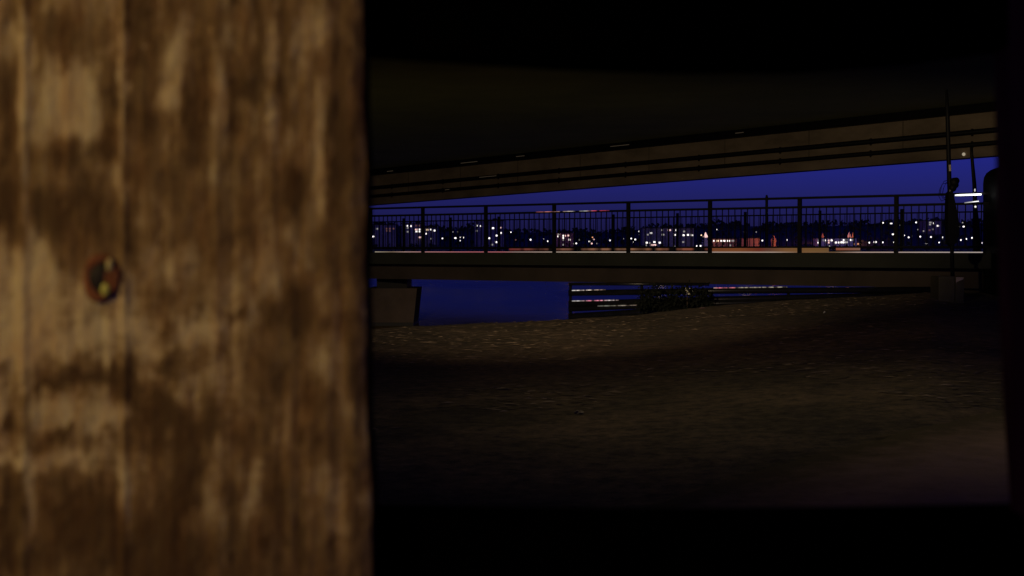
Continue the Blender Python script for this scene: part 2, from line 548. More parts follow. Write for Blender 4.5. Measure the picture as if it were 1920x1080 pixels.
house("apartment_block", "wide apartment block with many white windows between fifth and sixth railing posts", "building", 1205, 1301, 428, 464,
      [(1215, 440, 'd'), (1220.7, 436.9, 'w'), (1241.6, 431.5, 'd'), (1243, 440, 'd', 7), (1254.9, 431.5, 'p', 8), (1265, 440.4, 'w', 5.4), (1268.4, 431.5, 'w'), (1281.8, 441, 'w'),
       (1282.7, 434, 'd'), (1290, 440.4, 'w'), (1297.6, 441, 'w', 4.8), (1212.7, 455, 'w'), (1219, 455.6, 'd'), (1227, 453.8, 'w', 5), (1237, 455, 'w', 5), (1211, 459.6, 'd'),
       (1225.6, 459.3, 'p', 17), (1264.4, 462.3, 'd'), (1281, 453.8, 'd')])
house("waterside_hall", "long low hall with row of white lights and orange doorway right of the sixth post", "building", 1334, 1381, 448, 464,
      [(1338, 451.6, 'w', 4), (1345.5, 451.6, 'o', 6), (1353.5, 451.6, 'w', 7), (1358.5, 451.6, 'w', 4), (1366, 451.6, 'w', 7), (1372, 451.4, 'd'), (1375.5, 451.4, 'd'), (1370, 460, 'd')], M_WARMWALL)
house("brick_warehouse", "dim reddish warehouse front halfway between the sixth and seventh railing posts", "building", 1390, 1424, 447, 464,
      [(1396.7, 453, 'r', 3)], M_WARMWALL)
house("harbour_palace", "wide waterside palace with double row of white lights right of the seventh post", "building", 1533, 1606, 447, 464,
      [(1535, 455, 'w', 5.6), (1535.5, 451, 'd', 6), (1543.5, 450.7, 'd', 2), (1548.5, 450.7, 'w', 5), (1554.5, 450.8, 'p', 3.6), (1559.4, 450.7, 'w', 4.4), (1550, 454.8, 'r', 5), (1554.5, 454.8, 'p', 4),
       (1567, 454.7, 'w', 6), (1573.5, 454.7, 'w', 5), (1578, 454.3, 'w', 6), (1582.5, 454.5, 'w', 4.4), (1587.5, 454.3, 'w', 4.4), (1582, 450.2, 'w', 3.8), (1587.5, 449.6, 'd'), (1594.5, 450, 'w', 4.4), (1599, 449.8, 'd', 2)], M_PALEWALL)
house("hillside_block", "small block high on the right of the hill with a cluster of white windows", "building", 1734, 1765, 414, 440,
      [(1744.4, 417.2, 'd', 6), (1751, 418.5, 'w', 3.6), (1743.8, 421, 'd'), (1758.4, 423.4, 'w', 4.6), (1743, 431.6, 'r'), (1749, 430, 'd', 3)])


def tower(name, label, cat, px, top, base, width, m, style):
    d, z0 = hill_at(px, base)
    d -= 4
    p = P(px, top, d)
    s = d / FPX
    H = p.z - z0
    w = width * s / 2
    root = tag(empty(name, (p.x, d, z0 - 0.3)), label, cat)
    if style == 'pagoda':
        mb = MB()
        zz = 0.0
        for k in range(4):
            ww_ = w * (1.0 - 0.2 * k)
            mb.box((0, 0, zz + H * 0.085), ww_ * 0.75, ww_ * 0.75, H * 0.085)
            zz += H * 0.17
        mb.build("body", m, root)
        mb = MB()
        zz = H * 0.15
        for k in range(4):
            ww_ = w * (1.05 - 0.2 * k)
            mb.box((0, 0, zz + H * 0.022), ww_, ww_, H * 0.02)
            zz += H * 0.17
        mb.build("tier_roof", m, root)
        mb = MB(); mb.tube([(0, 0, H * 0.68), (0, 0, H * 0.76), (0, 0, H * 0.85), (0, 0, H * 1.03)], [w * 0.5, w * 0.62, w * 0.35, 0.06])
        mb.build("spire", G_PINK, root)  # lit pinnacle, its light put in as glow
    elif style == 'spire':
        mb = MB(); mb.tube([(0, 0, 0), (0, 0, H * 0.45)], [w * 0.8, w * 0.8], 8); mb.build("body", m, root)
        mb = MB(); mb.tube([(0, 0, H * 0.45), (0, 0, H * 0.62), (0, 0, H * 0.82), (0, 0, H * 1.05)], [w, w * 1.0, w * 0.55, 0.05], 8)
        mb.build("dome", m, root)
    return root, d


tower("lit_tower", "slim tiered tower with glowing pale spire beside the sixth railing post", "tower", 1323, 434.5, 464, 16, M_PALEWALL, 'pagoda')
tower("domed_kiosk", "orange floodlit pointed dome alone between the sixth and seventh railing posts", "tower", 1451, 440.5, 460, 11, M_WARMWALL, 'spire')
tower("palace_turret", "thin left turret in front of the harbour palace, orange lit", "tower", 1542.5, 436, 452, 5, M_WARMWALL, 'spire')
tower("palace_turret", "thick pinkish orange turret at the right end of the harbour palace", "tower", 1592.5, 434, 452, 7.5, M_PALEWALL, 'spire')
tower("palace_turret", "narrow red turret just right of the thick pinkish palace turret", "tower", 1599.5, 435, 452, 4.5, M_WARMWALL, 'spire')
# the floodlights that wash those fronts
def flood(px, py, d, power, colour):
    lamp("facade_floodlight", 'POINT', P(px, py, d), None, power, colour, 0.3)
ORANGE = (1.0, 0.30, 0.11)
flood(1070, 452, 450, 120, ORANGE)
flood(1344, 459, 451.5, 45, (1.0, 0.40, 0.18))
flood(1410, 462, 449, 110, (1.0, 0.22, 0.12))
flood(1452.5, 450, 451.5, 800, ORANGE)
flood(1546, 441.5, 464.5, 550, ORANGE)
flood(1594, 441.5, 464.0, 900, (1.0, 0.34, 0.2))
flood(1322, 455, 438, 60, (1.0, 0.8, 0.7))
# lamps added for the spill of the town's street lighting
for px_ in (725, 1240, 1400, 1560, 1740):
    lamp("town_fill_lamp", 'POINT', P(px_, 440, 429), None, 420, (1.0, 0.82, 0.66), 1.0)

# street lamps on the far shore
LAMPS = [
    (699.8, 443.5, 'w', 1.3), (716.6, 442, 'w', .9), (724, 442, 'w', .8), (736.4, 441.4, 'w', .8), (792.3, 441.6, 'w', .8), (787.7, 445, 'p', 1.3), (808, 447.6, 'd', .9),
    (829.5, 447, 'w', .9), (853.8, 446.4, 'w', 1.15), (863.4, 444.9, 'w', .7), (868.9, 445.4, 'w', 1.0), (863.2, 451.2, 'w', .8), (849.5, 434.8, 'd', .8), (858, 434.5, 'd', .8),
    (958, 435.3, 'w', .8), (967, 449.8, 'r', 1.0), (994.8, 449.4, 'w', 1.1), (1019.8, 448, 'w', 1.0), (1026.6, 452.2, 'w', .95),
    (1036.9, 446, 'r', 1.0), (1076, 457, 'd', .9), (1080.5, 456.3, 'w', .95), (1087, 449.7, 'd', 1.1), (1055.5, 459, 'd', 1.1), (1111, 445, 'a', .9), (1113.3, 448.8, 'p', .9), (1105, 452.7, 'w', .95),
    (1109, 456.6, 'p', 1.2), (1119.5, 456.6, 'd', .8), (1143.3, 450.8, 'w', 1.05), (1169, 447.5, 'd', .7), (1183.6, 447.2, 'w', .95), (1191, 449, 'w', 1.05), (1188, 453.8, 'w', .85), (1198.8, 433.8, 'w', 1.05), (1199, 440, 'd', .8),
    (1307, 461.6, 'w', 1.1), (1313.5, 461.3, 'w', 1.1), (1329.3, 461.3, 'w', .9), (1315, 441, 'o', .8), (1343.3, 430.4, 'w', 1.0), (1395.5, 435, 'd', .8), (1399, 435, 'd', .8), (1418, 435, 'd', .8), (1429.6, 451, 'w', 1.0), (1475, 450, 'w', 1.05),
    (1555.6, 461.8, 'w', .8), (1601.5, 457.8, 'a', 1.1), (1609, 457.3, 'a', .9), (1613.6, 457.3, 'a', .9), (1630.4, 455, 'w', 1.1), (1641, 453.8, 'w', 1.55), (1655, 454.4, 'w', 1.1), (1676.7, 454.2, 'w', 1.1), (1691.6, 461, 'w', .9),
    (1655, 417.8, 'w', 1.3), (1671, 419, 'w', 1.3), (1688.4, 422.2, 'd', 1.0), (1717.8, 417, 'w', 1.1), (1674.4, 439.3, 'w', 1.15), (1695.6, 441.3, 'w', .85), (1703.8, 445, 'w', 1.0), (1709.3, 442.7, 'd', .9),
    (1725.6, 443.6, 'w', 1.0), (1731.8, 433.3, 'd', 1.0), (1720.7, 430.4, 'd', .8), (1775, 431, 'w', 1.05), (1745.6, 444.4, 'w', 1.0), (1767.3, 445, 'w', 1.0), (1761, 454.7, 'w', .85), (1737, 456.9, 'w', .9),
    (1805, 417.5, 'd', .9), (1807, 424.9, 'w', 1.2), (1799, 425, 'd', .8), (1801.8, 450, 'w', .95), (1812, 448, 'w', .9), (1822.7, 446, 'w', 1.05), (1840, 455.6, 'w', 1.15)]
POSTS_PX = [695, 793, 911, 1039, 1178, 1331, 1499, 1680]
ORD = ["first", "second", "third", "fourth", "fifth", "sixth", "seventh", "eighth", "ninth", "tenth", "eleventh", "twelfth", "thirteenth", "fourteenth", "fifteenth", "sixteenth", "seventeenth", "eighteenth", "nineteenth", "twentieth", "twenty-first", "twenty-second", "twenty-third", "twenty-fourth", "twenty-fifth", "twenty-sixth"]
BAYS = POSTS_PX + [1783, 1900]
lamp_pole_mb = MB(); lamp_pole_mb.tube([(0, 0, -0.4), (0, 0, 2.9)], [0.09, 0.06], 6); lamp_pole_mb.box((0, 0, 2.92), 0.16, 0.16, 0.04)
pole_me = lamp_pole_mb.build("street_lamp", M_DARK)
base_pole = pole_me
globe_mb = MB(); globe_mb.ball((0, 0, 0), 0.26, 10, 6)
globe_src = {}
first = True
LAMPS.sort()
counts = {}
for px, py, k, s in LAMPS:
    bay = max(i for i in range(len(BAYS) - 1) if px >= BAYS[i])
    counts[bay] = counts.get(bay, 0) + 1
    d, z0 = hill_at(px, py, 3.3)
    p = P(px, py, d)
    if first:
        o = base_pole
        first = False
    else:
        o = base_pole.copy(); COL.objects.link(o)
    o.location = (p.x, d, p.z - 3.3)
    if bay < 8:
        where = "between the %s and %s railing posts" % (ORD[bay], ORD[bay + 1])
        if bay == 7:
            where = "between the eighth railing post and the cable mast"
    else:
        where = "right of the cable mast"
    tag(o, "%s street lamp, %s from left %s" % (WORD[k], ORD[counts[bay] - 1], where), "street lamp", "street lamps across the water")
    if k not in globe_src:
        g = globe_mb.build("lamp_globe", LOOK[k], o, True)
        globe_src[k] = g
    else:
        g = globe_src[k].copy(); COL.objects.link(g); g.parent = o
    g.location = (0, 0, 3.3)
    g.scale = (s * (1.25 if s > 1.1 else 1.0), s, s * 0.85 if s > 1.1 else s)

# ------------------------------------------------------------------ the low bridge with its railings
UP = Vector((0, 0, 1))
RD = Vector((-11.6, 9.0, 0)).normalized()          # along the bridge, away to the left
RN = Vector((0.613, 0.790, 0))                      # across it, away from the camera
R0 = Vector((7.83, 29.0, EYE))


def along(px, off=0.0):
    """Distance along the railing line (OFF metres behind the near one) where it crosses the sight line of a pixel column."""
    u = (px - 960) / FPX
    o = R0 + RN * off
    return (u * o.y - o.x) / (RD.x - u * RD.y)


def RP(s, off=0.0, h=0.0):
    return R0 + RD * s + RN * off + UP * h


S_L, S_R = along(300), along(1990)
bridge = tag(empty("footbridge", RP(0, 6, -0.8)), "low dark concrete bridge carrying the railings across the water", "bridge")
def bpart(mb, name, m):
    o = mb.build(name, m, bridge)
    o.matrix_parent_inverse = bridge.matrix_world.inverted()
    return o
bridge.matrix_world
bpy.context.view_layer.update()
mb = MB(); mb.prism(RP(S_L, 6.2, -0.18), RP(S_R, 6.2, -0.18), RN * 6.0, UP * 0.12); bpart(mb, "deck_slab", M_DARKCONC)
mb = MB(); mb.prism(RP(S_L, 0.02, -0.20), RP(S_R, 0.02, -0.20), RN * 0.15, UP * 0.15); bpart(mb, "fascia", M_DARKCONC)
mb = MB(); mb.prism(RP(S_L, 0.75, -0.56), RP(S_R, 0.75, -0.56), RN * 0.25, UP * 0.20); bpart(mb, "girder", M_GIRDER)
mb = MB(); mb.prism(RP(S_L, 11.0, -0.56), RP(S_R, 11.0, -0.56), RN * 0.25, UP * 0.20); bpart(mb, "girder", M_DARKCONC)
mb = MB(); mb.prism(RP(S_L, 12.2, -0.17), RP(S_R, 12.2, -0.17), RN * 0.15, UP * 0.15); bpart(mb, "fascia", M_DARKCONC)

# concrete pier in the water
sp = along(738, 2.0)
pc = RP(sp, 2.0)
pier = tag(empty("bridge_pier", (pc.x, pc.y, WATER_Z)), "squat tapered concrete pier in the water at left under the bridge", "pier")
def pier_block(w0, w1, z0, z1, dp):
    mb = MB()
    v = []
    for w, z in ((w0, z0), (w1, z1)):
        for sx, sy in ((-1, -1), (1, -1), (1, 1), (-1, 1)):
            v.append((sx * w, sy * dp + dp - 0.6, z))
    mb.add(v, [(3, 2, 1, 0), (4, 5, 6, 7), (0, 1, 5, 4), (1, 2, 6, 5), (2, 3, 7, 6), (3, 0, 4, 7)])
    return mb
pier_block(0.58, 0.60, -0.6, 0.10, 1.1).build("wet_base", mat("wet_black_concrete", (0.006, 0.006, 0.006), 0.6), pier)
pier_block(0.60, 0.70, 0.10, 1.05, 1.1).build("pier_shaft", M_CONC, pier)
pier_block(0.42, 0.42, 1.05, 1.36, 0.95).build("bearing", M_DARK, pier)

# near railing: posts, rails, one baluster panel to each bay
near = tag(empty("bridge_railing", RP(0, 0, -0.05)), "near black steel railing along the bridge with two top rails", "railing")
far = tag(empty("bridge_railing", RP(0, 12.2, -0.05)), "finer railing on the far side of the bridge, seen behind the near one", "railing")
bpy.context.view_layer.update()
def part(mb, name, m, root, smooth=False):
    o = mb.build(name, m, root, smooth)
    o.matrix_parent_inverse = root.matrix_world.inverted()
    return o
post_px = [520, 605] + POSTS_PX + [1885]
post_s = [along(p) for p in post_px]
for s in post_s:
    mb = MB(); mb.prism(RP(s, 0, -0.05), RP(s, 0, 1.12), RD * 0.040, RN * 0.03)
    part(mb, "post", M_DARK, near)
mb = MB(); mb.prism(RP(S_L, 0, 1.12), RP(S_R, 0, 1.12), RN * 0.04, UP * 0.024); part(mb, "top_rail", M_DARK, near)
mb = MB(); mb.prism(RP(S_L, 0.0, 0.925), RP(S_R, 0.0, 0.925), RN * 0.022, UP * 0.024); part(mb, "middle_rail", M_DARK, near)
mb = MB(); mb.prism(RP(S_L, 0, 0.075), RP(S_R, 0, 0.075), RN * 0.02, UP * 0.018); part(mb, "bottom_rail", M_DARK, near)
for a_, b_ in zip(post_s[:-1], post_s[1:]):
    mb = MB()
    n_ = max(3, int(round(abs(b_ - a_) / 0.155)))
    for k in range(1, n_):
        s = a_ + (b_ - a_) * k / n_
        mb.prism(RP(s, 0, 0.09), RP(s, 0, 0.905), RD * 0.009, RN * 0.009)
    part(mb, "baluster_panel", M_DARK, near)
far_px = [620, 690, 757, 845, 935, 1040, 1150, 1270, 1397, 1537, 1690, 1860]
far_s = [along(p, 12.2) for p in far_px]
FL, FR = along(400, 12.2), along(2100, 12.2)
for s in far_s:
    mb = MB(); mb.prism(RP(s, 12.2, -0.05), RP(s, 12.2, 1.22), RD * 0.035, RN * 0.03); part(mb, "post", M_DARK, far)
mb = MB(); mb.prism(RP(FL, 12.2, 1.10), RP(FR, 12.2, 1.10), RN * 0.03, UP * 0.020); part(mb, "top_rail", M_DARK, far)
mb = MB(); mb.prism(RP(FL, 12.2, 0.08), RP(FR, 12.2, 0.08), RN * 0.02, UP * 0.018); part(mb, "bottom_rail", M_DARK, far)
for a_, b_ in zip(far_s[:-1], far_s[1:]):
    mb = MB()
    n_ = max(3, int(round(abs(b_ - a_) / 0.16)))
    for k in range(1, n_):
        s = a_ + (b_ - a_) * k / n_
        mb.prism(RP(s, 12.2, 0.1), RP(s, 12.2, 1.08), RD * 0.007, RN * 0.007)
    part(mb, "baluster_panel", M_DARK, far)


def strip_mat(name, stops, strength, dash=0.0, length=1.0):
    """Glowing strip that changes colour along its length (object X, 0..length)."""
    m = bpy.data.materials.new(name)
    m.use_nodes = True
    nt = m.node_tree
    b = nt.nodes["Principled BSDF"]
    b.inputs["Base Color"].default_value = (0.02, 0.02, 0.02, 1)
    tc = nt.nodes.new("ShaderNodeTexCoord")
    sx = nt.nodes.new("ShaderNodeSeparateXYZ")
    dv = nt.nodes.new("ShaderNodeMath"); dv.operation = 'DIVIDE'; dv.inputs[1].default_value = length
    r = nt.nodes.new("ShaderNodeValToRGB")
    while len(r.color_ramp.elements) < len(stops):
        r.color_ramp.elements.new(0.5)
    for e_, (p_, c_) in zip(r.color_ramp.elements, stops):
        e_.position = p_; e_.color = (*c_, 1)
    nt.links.new(tc.outputs["Object"], sx.inputs[0]); nt.links.new(sx.outputs[0], dv.inputs[0]); nt.links.new(dv.outputs[0], r.inputs[0])
    nt.links.new(r.outputs[0], b.inputs["Emission Color"])
    b.inputs["Emission Strength"].default_value = strength
    if dash:
        nz = nt.nodes.new("ShaderNodeTexNoise"); nz.noise_dimensions = '1D'; nz.inputs["Scale"].default_value = dash; nz.inputs["Detail"].default_value = 1
        nt.links.new(sx.outputs[0], nz.inputs["W"])
        mr = nt.nodes.new("ShaderNodeMapRange"); mr.inputs[1].default_value = 0.38; mr.inputs[2].default_value = 0.62; mr.inputs[3].default_value = 0.0; mr.inputs[4].default_value = strength * 1.6
        nt.links.new(nz.outputs[0], mr.inputs[0]); nt.links.new(mr.outputs[0], b.inputs["Emission Strength"])
    m.cycles.emission_sampling = 'NONE'
    return m


def strip(name, label, cat, a, c, h, thick, stops, strength, dash=0.0, parent=None, group=None):
    """A slim glowing strip put in for a light streak, from a to c, its own X axis along it, with an added dark bar under it."""
    a, c = Vector(a), Vector(c)
    L = (c - a).length
    x = (c - a).normalized()
    y = UP.cross(x).normalized()
    z = x.cross(y)
    from mathutils import Matrix
    mw = Matrix((x, y, z)).transposed().to_4x4()
    mw.translation = a
    mb = MB(); mb.prism((0, 0, h), (L, 0, h), (0, thick, 0), (0, 0, h * 0.8))
    o = mb.build(name, strip_mat(name + "_glow", stops, strength, dash, L), None)
    o.matrix_world = mw
    mb = MB(); mb.prism((0, 0, 0.0), (L, 0, 0.0), (0, thick * 1.15, 0), (0, 0, h * 0.19))
    mb.build("dark_bar", M_DARK, o)
    if label:
        tag(o, label, cat, group)
    return o


def frac(px, a, c, off):
    s0, s1, s = along(a, off), along(c, off), along(px, off)
    return (s - s0) / (s1 - s0)


OFF = 0.12
stops = [(frac(p, 704, 1842, OFF), c) for p, c in (
    (705, (.9, .75, .55)), (735, (.5, .35, .22)), (760, (1., .62, .55)), (800, (1., .45, .45)), (880, (1., .28, .33)), (945, (1., .30, .34)), (965, (.75, .5, .45)), (1030, (1., .75, .6)),
    (1100, (1., .82, .62)), (1250, (1., .8, .7)), (1330, (1., .78, .66)), (1450, (1., .75, .6)), (1500, (.45, .22, .09)), (1565, (.35, .2, .1)), (1610, (1., .7, .58)), (1842, (1., .86, .8)))]
strip("deck_light_trail", "long pinkish white light trail along the bridge deck at the railing's foot", "light streak", RP(along(704, OFF), OFF, -0.045), RP(along(1842, OFF), OFF, -0.045), 0.013, 0.02, stops, 0.36)  # car light trail along the deck, put in as a glowing strip
st2 = [(0, (.35, .05, .05)), (.25, (.5, .2, .12)), (.6, (.6, .28, .14)), (1, (.55, .12, .07))]
strip("rear_light_streak", "dotted reddish light streak seen behind the balusters just above the deck light trail", "light streak", RP(along(955, 6), 6, 0.00), RP(along(1345, 6), 6, 0.00), 0.05, 0.02, st2, 0.2, 2.2)  # second light streak behind, put in as a glowing strip
st3 = [(0, (.75, .24, .08)), (.25, (.8, .25, .08)), (.42, (.6, .12, .06)), (.5, (.5, .2, .12)), (.65, (.8, .36, .13)), (.9, (.72, .36, .12)), (1, (.65, .33, .12))]
strip("amber_glow_band", "tall amber wall glow behind the balusters either side of the seventh railing post", "light streak", RP(along(1336, .5), .5, -0.04), RP(along(1553, .5), .5, -0.04), 0.055, 0.02, st3, 0.19)  # lit wall behind the balusters, put in as a glowing band
st4 = [(0, (.7, .2, .1)), (1, (.6, .3, .2))]
strip("amber_glow_band", "short reddish light band behind the balusters left of the eighth railing post", "light streak", RP(along(1568, .5), .5, 0.00), RP(along(1612, .5), .5, 0.0), 0.04, 0.02, st4, 0.30)  # short light streak, put in as a glowing band
st5 = [(0, (.25, .05, .05)), (.2, (1., .35, .3)), (.45, (.9, .75, .6)), (.68, (.8, .85, .8)), (.8, (1., .1, .2)), (.95, (1., .1, .16)), (1, (.2, .02, .04))]
strip("rail_reflection", "dotted red and white reflected streak under the middle rail right of the fourth post", "light streak", RP(along(1005, -.03), -.03, 0.93), RP(along(1142, -.03), -.03, 0.93), 0.009, 0.012, st5, 0.4, 4.5)  # car lights reflected in the rail, put in as a glowing strip
st6 = [(0, (.1, .1, .1)), (.12, (1, 1, 1)), (1, (1, 1, 1))]
strip("rail_glare_streak", "brilliant white reflection streak on the top rail right of the cable mast", "light streak", RP(along(1790, -.1), -.1, 1.075), RP(along(1838.5, -.1), -.1, 1.08), 0.019, 0.02, [(0, (.3, .3, .3)), (.25, (1, 1, 1)), (1, (1, 1, 1))], 3.0)  # lamp reflection on the top rail, put in as a glowing strip
strip("rail_glare_streak", "short white reflection streak on the middle rail near the slim leaning pole", "light streak", RP(along(1808, -.1), -.1, 0.93), RP(along(1834, -.1), -.1, 0.955), 0.012, 0.015, [(0, (.15, .15, .15)), (.5, (.5, .5, .5)), (.7, (1, 1, 1)), (1, (1, 1, 1))], 1.3)  # lamp reflection on the middle rail, put in as a glowing strip

# slim pole on the far pavement
p = RP(along(1437, 4), 4)
mb = MB((p.x, p.y, EYE - 0.05)); mb.tube([p + UP * -0.05, p + UP * 1.25], 0.035, 8); mb.tube([p + UP * 1.25, p + UP * 1.38], [0.05, 0.02], 8)
tag(mb.build("slim_post", M_DARK), "slim dark post standing on the bridge behind the railing, left of the seventh post", "post")

# ------------------------------------------------------------------ the road bridge overhead
AX, AY, AZ, KX, KZ = 15.35, 45.0, EYE + 178 * 45 / FPX, -0.929, -0.0333
ND = Vector((-0.733, -0.68, 0))                     # towards the camera
def G(y, h=0.0, o=0.0):
    return Vector((AX + KX * (y - AY), y, AZ + KZ * (y - AY) + h)) + ND * o
def Gy(px):
    return (AX - KX * AY) / ((px - 960) / FPX - KX)
Y0, Y1 = 18.0, 125.0
road = tag(empty("road_bridge", G(45, 0, 0)), "wide concrete road bridge overhead with pipes along its edge girder", "bridge")
bpy.context.view_layer.update()
GD = (G(60) - G(45)).normalized()
def gbeam(name, m, h0, h1, o0, o1):
    mb = MB(); mb.prism(G(Y0, (h0 + h1) / 2, (o0 + o1) / 2), G(Y1, (h0 + h1) / 2, (o0 + o1) / 2), ND * (o1 - o0) / 2, UP * (h1 - h0) / 2)
    return part(mb, name, m, road)
M_JOINT = mat("joint_mortar", (0.10, 0.08, 0.055), 0.9, 0.3, 2)
M_BEAM = mat("board_marked_concrete", (0.24, 0.19, 0.13), 0.9, second=(0.12, 0.095, 0.065), scale=0.5, bump=0.25, stretch=(1, 1, 2.5))
gbeam("edge_girder", M_BEAM, 0.30, 1.75, -0.5, 0.0)
gbeam("bottom_flange", M_BEAM, 0.0, 0.298, -0.5, 0.035)
gbeam("deck_slab", M_SOFFIT, 1.68, 2.2, 0.003, 75)
mb = MB(); mb.prism((-40, 9.0, 5.69), (40, 9.0, 5.72), (0, 0.3, 0), (0, 0, 1.20)); part(mb, "added_shade_beam", M_DARK, road)  # unseen beam, added to shade the soffit from the girder lamp
gbeam("ledge_beam", M_DARK, 1.40, 1.677, 0.003, 0.28)
for h, r in ((0.40, 0.075), (0.80, 0.085)):
    mb = MB(); mb.tube([G(Y0, h, 0.14), G(Y1, h, 0.14)], r, 10); part(mb, "service_pipe", M_DARK, road, True)
y = 42.0
while y < 76:
    mb = MB(); mb.prism(G(y, 0.31, 0.008), G(y, 1.39, 0.008), GD * 0.018, ND * 0.006); part(mb, "joint_strip", M_JOINT, road)
    mb = MB()
    for h in (0.40, 0.80):
        mb.prism(G(y + 0.9, h - 0.12, 0.02), G(y + 0.9, h + 0.12, 0.02), GD * 0.03, ND * 0.02)
    part(mb, "pipe_bracket", M_DARK, road)
    y += 2.75
G_FAINT = glow("girder_glint", (1.0, 0.72, 0.45), 0.028)
for px, h, w in ((741, 1.50, .22), (889, 1.52, .55), (985, 1.55, .25), (1171, 1.55, .5), (1395, 1.55, .18), (922, 0.82, .55), (846, 0.40, .14)):
    y = Gy(px)
    oo = 0.30 if h > 1 else 0.235
    mb = MB(); mb.prism(G(y, h, oo) - GD * w, G(y, h, oo) + GD * w, ND * 0.015, UP * 0.012)
    part(mb, "lit_glint", G_FAINT, road)  # glints along the girder, put in as faintly glowing dashes
y = Gy(1808)
mb = MB(); mb.ball(G(y, 0.12, 0.09), 0.055, 8, 6); part(mb, "lit_glint", glow("flange_glint", (1, .85, .6), 0.35), road)  # glint on the bottom flange, put in as a glowing ball

# ------------------------------------------------------------------ right bank: cable mast, block, slim pole, abutment
DM = 25.0
pm = P(1786, 545, DM)
gzm = float(ground_z(np.array([pm.x]), np.array([DM]))[0])
mast = tag(empty("cable_mast", (P(1784, 500, DM).x, DM, gzm)), "tall dark mast with coiled cable and cabinet rising from the concrete block", "mast")
bpy.context.view_layer.update()
mb = MB(); mb.tube([P(1787, 552, DM), P(1785, 470, DM), P(1780, 340, DM), P(1777, 225, DM), P(1775, 168, DM)], [0.034, 0.034, 0.04, 0.036, 0.022], 10); part(mb, "pole", M_DARK, mast, True)
mb = MB()
s_ = DM / FPX
out = [(1779, 362), (1786, 355), (1790, 372), (1794, 392), (1798, 412), (1799, 440), (1794, 455), (1785, 462), (1779, 455), (1777, 410)]
mb.extrude([P(a_, b_, DM - 0.06) for a_, b_ in out], (0, 0.2, 0)); part(mb, "cabinet", M_DARK, mast)
mb = MB()
for c_, r_ in (((1789, 342), 0.085), ((1793, 339), 0.06), ((1786, 352), 0.075), ((1792, 347), 0.055)):
    mb.ball(P(*c_, DM - 0.02), r_, 10, 7)
part(mb, "cable_bundle", M_DARK, mast, True)
mb = MB()
for dx, dy in ((0, 0), (4, 3), (-3, 5)):
    pts = [P(1778 + dx * 0, 338 + dy, DM - .03), P(1770 + dx, 340 + dy, DM - .05), P(1765 + dx, 350 + dy, DM - .05), P(1763 + dx, 362 + dy, DM - .04), P(1768 + dx, 372 + dy, DM - .04), P(1778, 366 + dy, DM - .03)]
    mb.tube(pts, 0.006, 5)
part(mb, "loose_cable", M_DARK, mast)
M_BAND = mat("pale_worn_band", (0.5, 0.46, 0.33), 0.5, 0.3, 20)
for (a_, t_, e2, w) in ((1781, 309, 321, .012), (1783, 355, 369, .014)):
    mb = MB(); mb.prism(P(a_, t_, DM - .045), P(a_ + 0.4, e2, DM - .045), (w * 1.5, 0, 0), (0, 0.004, 0)); part(mb, "reflective_band", M_BAND, mast)

pb = P(1788, 535, DM - 0.15)
blk = tag(empty("footing_block", (pb.x, pb.y, gzm - 0.05)), "square brown concrete footing block under the mast", "concrete block")
M_BLK = mat("brown_concrete", (0.10, 0.09, 0.05), 0.9, second=(0.065, 0.058, 0.033), scale=4, bump=0.3)
def face_block(x0, x1, top, name, m, dy, dd):
    a_, c_ = P(x0, top, DM - dy), P(x1, top, DM - dy)
    mb = MB(); mb.prism(Vector((a_.x, a_.y + dd / 2, (a_.z + gzm - 0.1) / 2)), Vector((c_.x, c_.y + dd / 2, (a_.z + gzm - 0.1) / 2)), (0, dd / 2, 0), (0, 0, (a_.z - gzm + 0.1) / 2))
    o = mb.build(name, m, blk); o.matrix_parent_inverse = bm_inv
    bv = o.modifiers.new("bevel", 'BEVEL'); bv.width = 0.012; bv.segments = 2
    return o
bpy.context.view_layer.update(); bm_inv = blk.matrix_world.inverted()
face_block(1760.5, 1791, 518, "block", M_BLK, 0.25, 0.5)
face_block(1791.6, 1808, 519, "block", M_BLK, 0.20, 0.4)
a_, c_ = P(1792.4, 520, DM - .21), P(1806, 529, DM - .21)
mb = MB(); mb.extrude([P(1792.4, 519.5, DM - .206), P(1808, 520, DM - .206), P(1806, 524, DM - .206), P(1799, 526.5, DM - .206), P(1794, 529, DM - .206), P(1792.6, 532, DM - .206)], (0, 0.005, 0))
o = mb.build("corner_highlight", mat("painted_highlight", (0.45, 0.36, 0.27), 0.9, 0.3, 12), blk); o.matrix_parent_inverse = bm_inv  # pinkish highlight on the block, painted as a pale facet

DP = 28.3
pts = [P(1832, 480, DP), P(1831, 430, DP), P(1829, 395, DP), P(1827, 345, DP), P(1824, 312, DP), P(1822, 288, DP), P(1821.5, 276, DP)]
mb = MB(pts[0]); mb.tube(pts, [0.075, 0.07, 0.045, 0.04, 0.034, 0.03, 0.026], 10)
pole2 = tag(mb.build("slim_pole", M_DARK, None, True), "slim dark leaning pole with two tiny white glints between mast and abutment", "pole")
for (px_, py_, w, h) in ((1828, 356.5, 0.014, 0.032), (1829, 387.5, 0.02, 0.02)):
    mb = MB(pts[0]); mb.ball(P(px_, py_, DP - .08), 1.0, 8, 6, (w, w, h)); mb.build("white_glint", glow("pole_glint", (1, .97, .9), 1.1 if h < .03 else 0.6), pole2)  # white glints on the pole, put in as tiny glowing balls

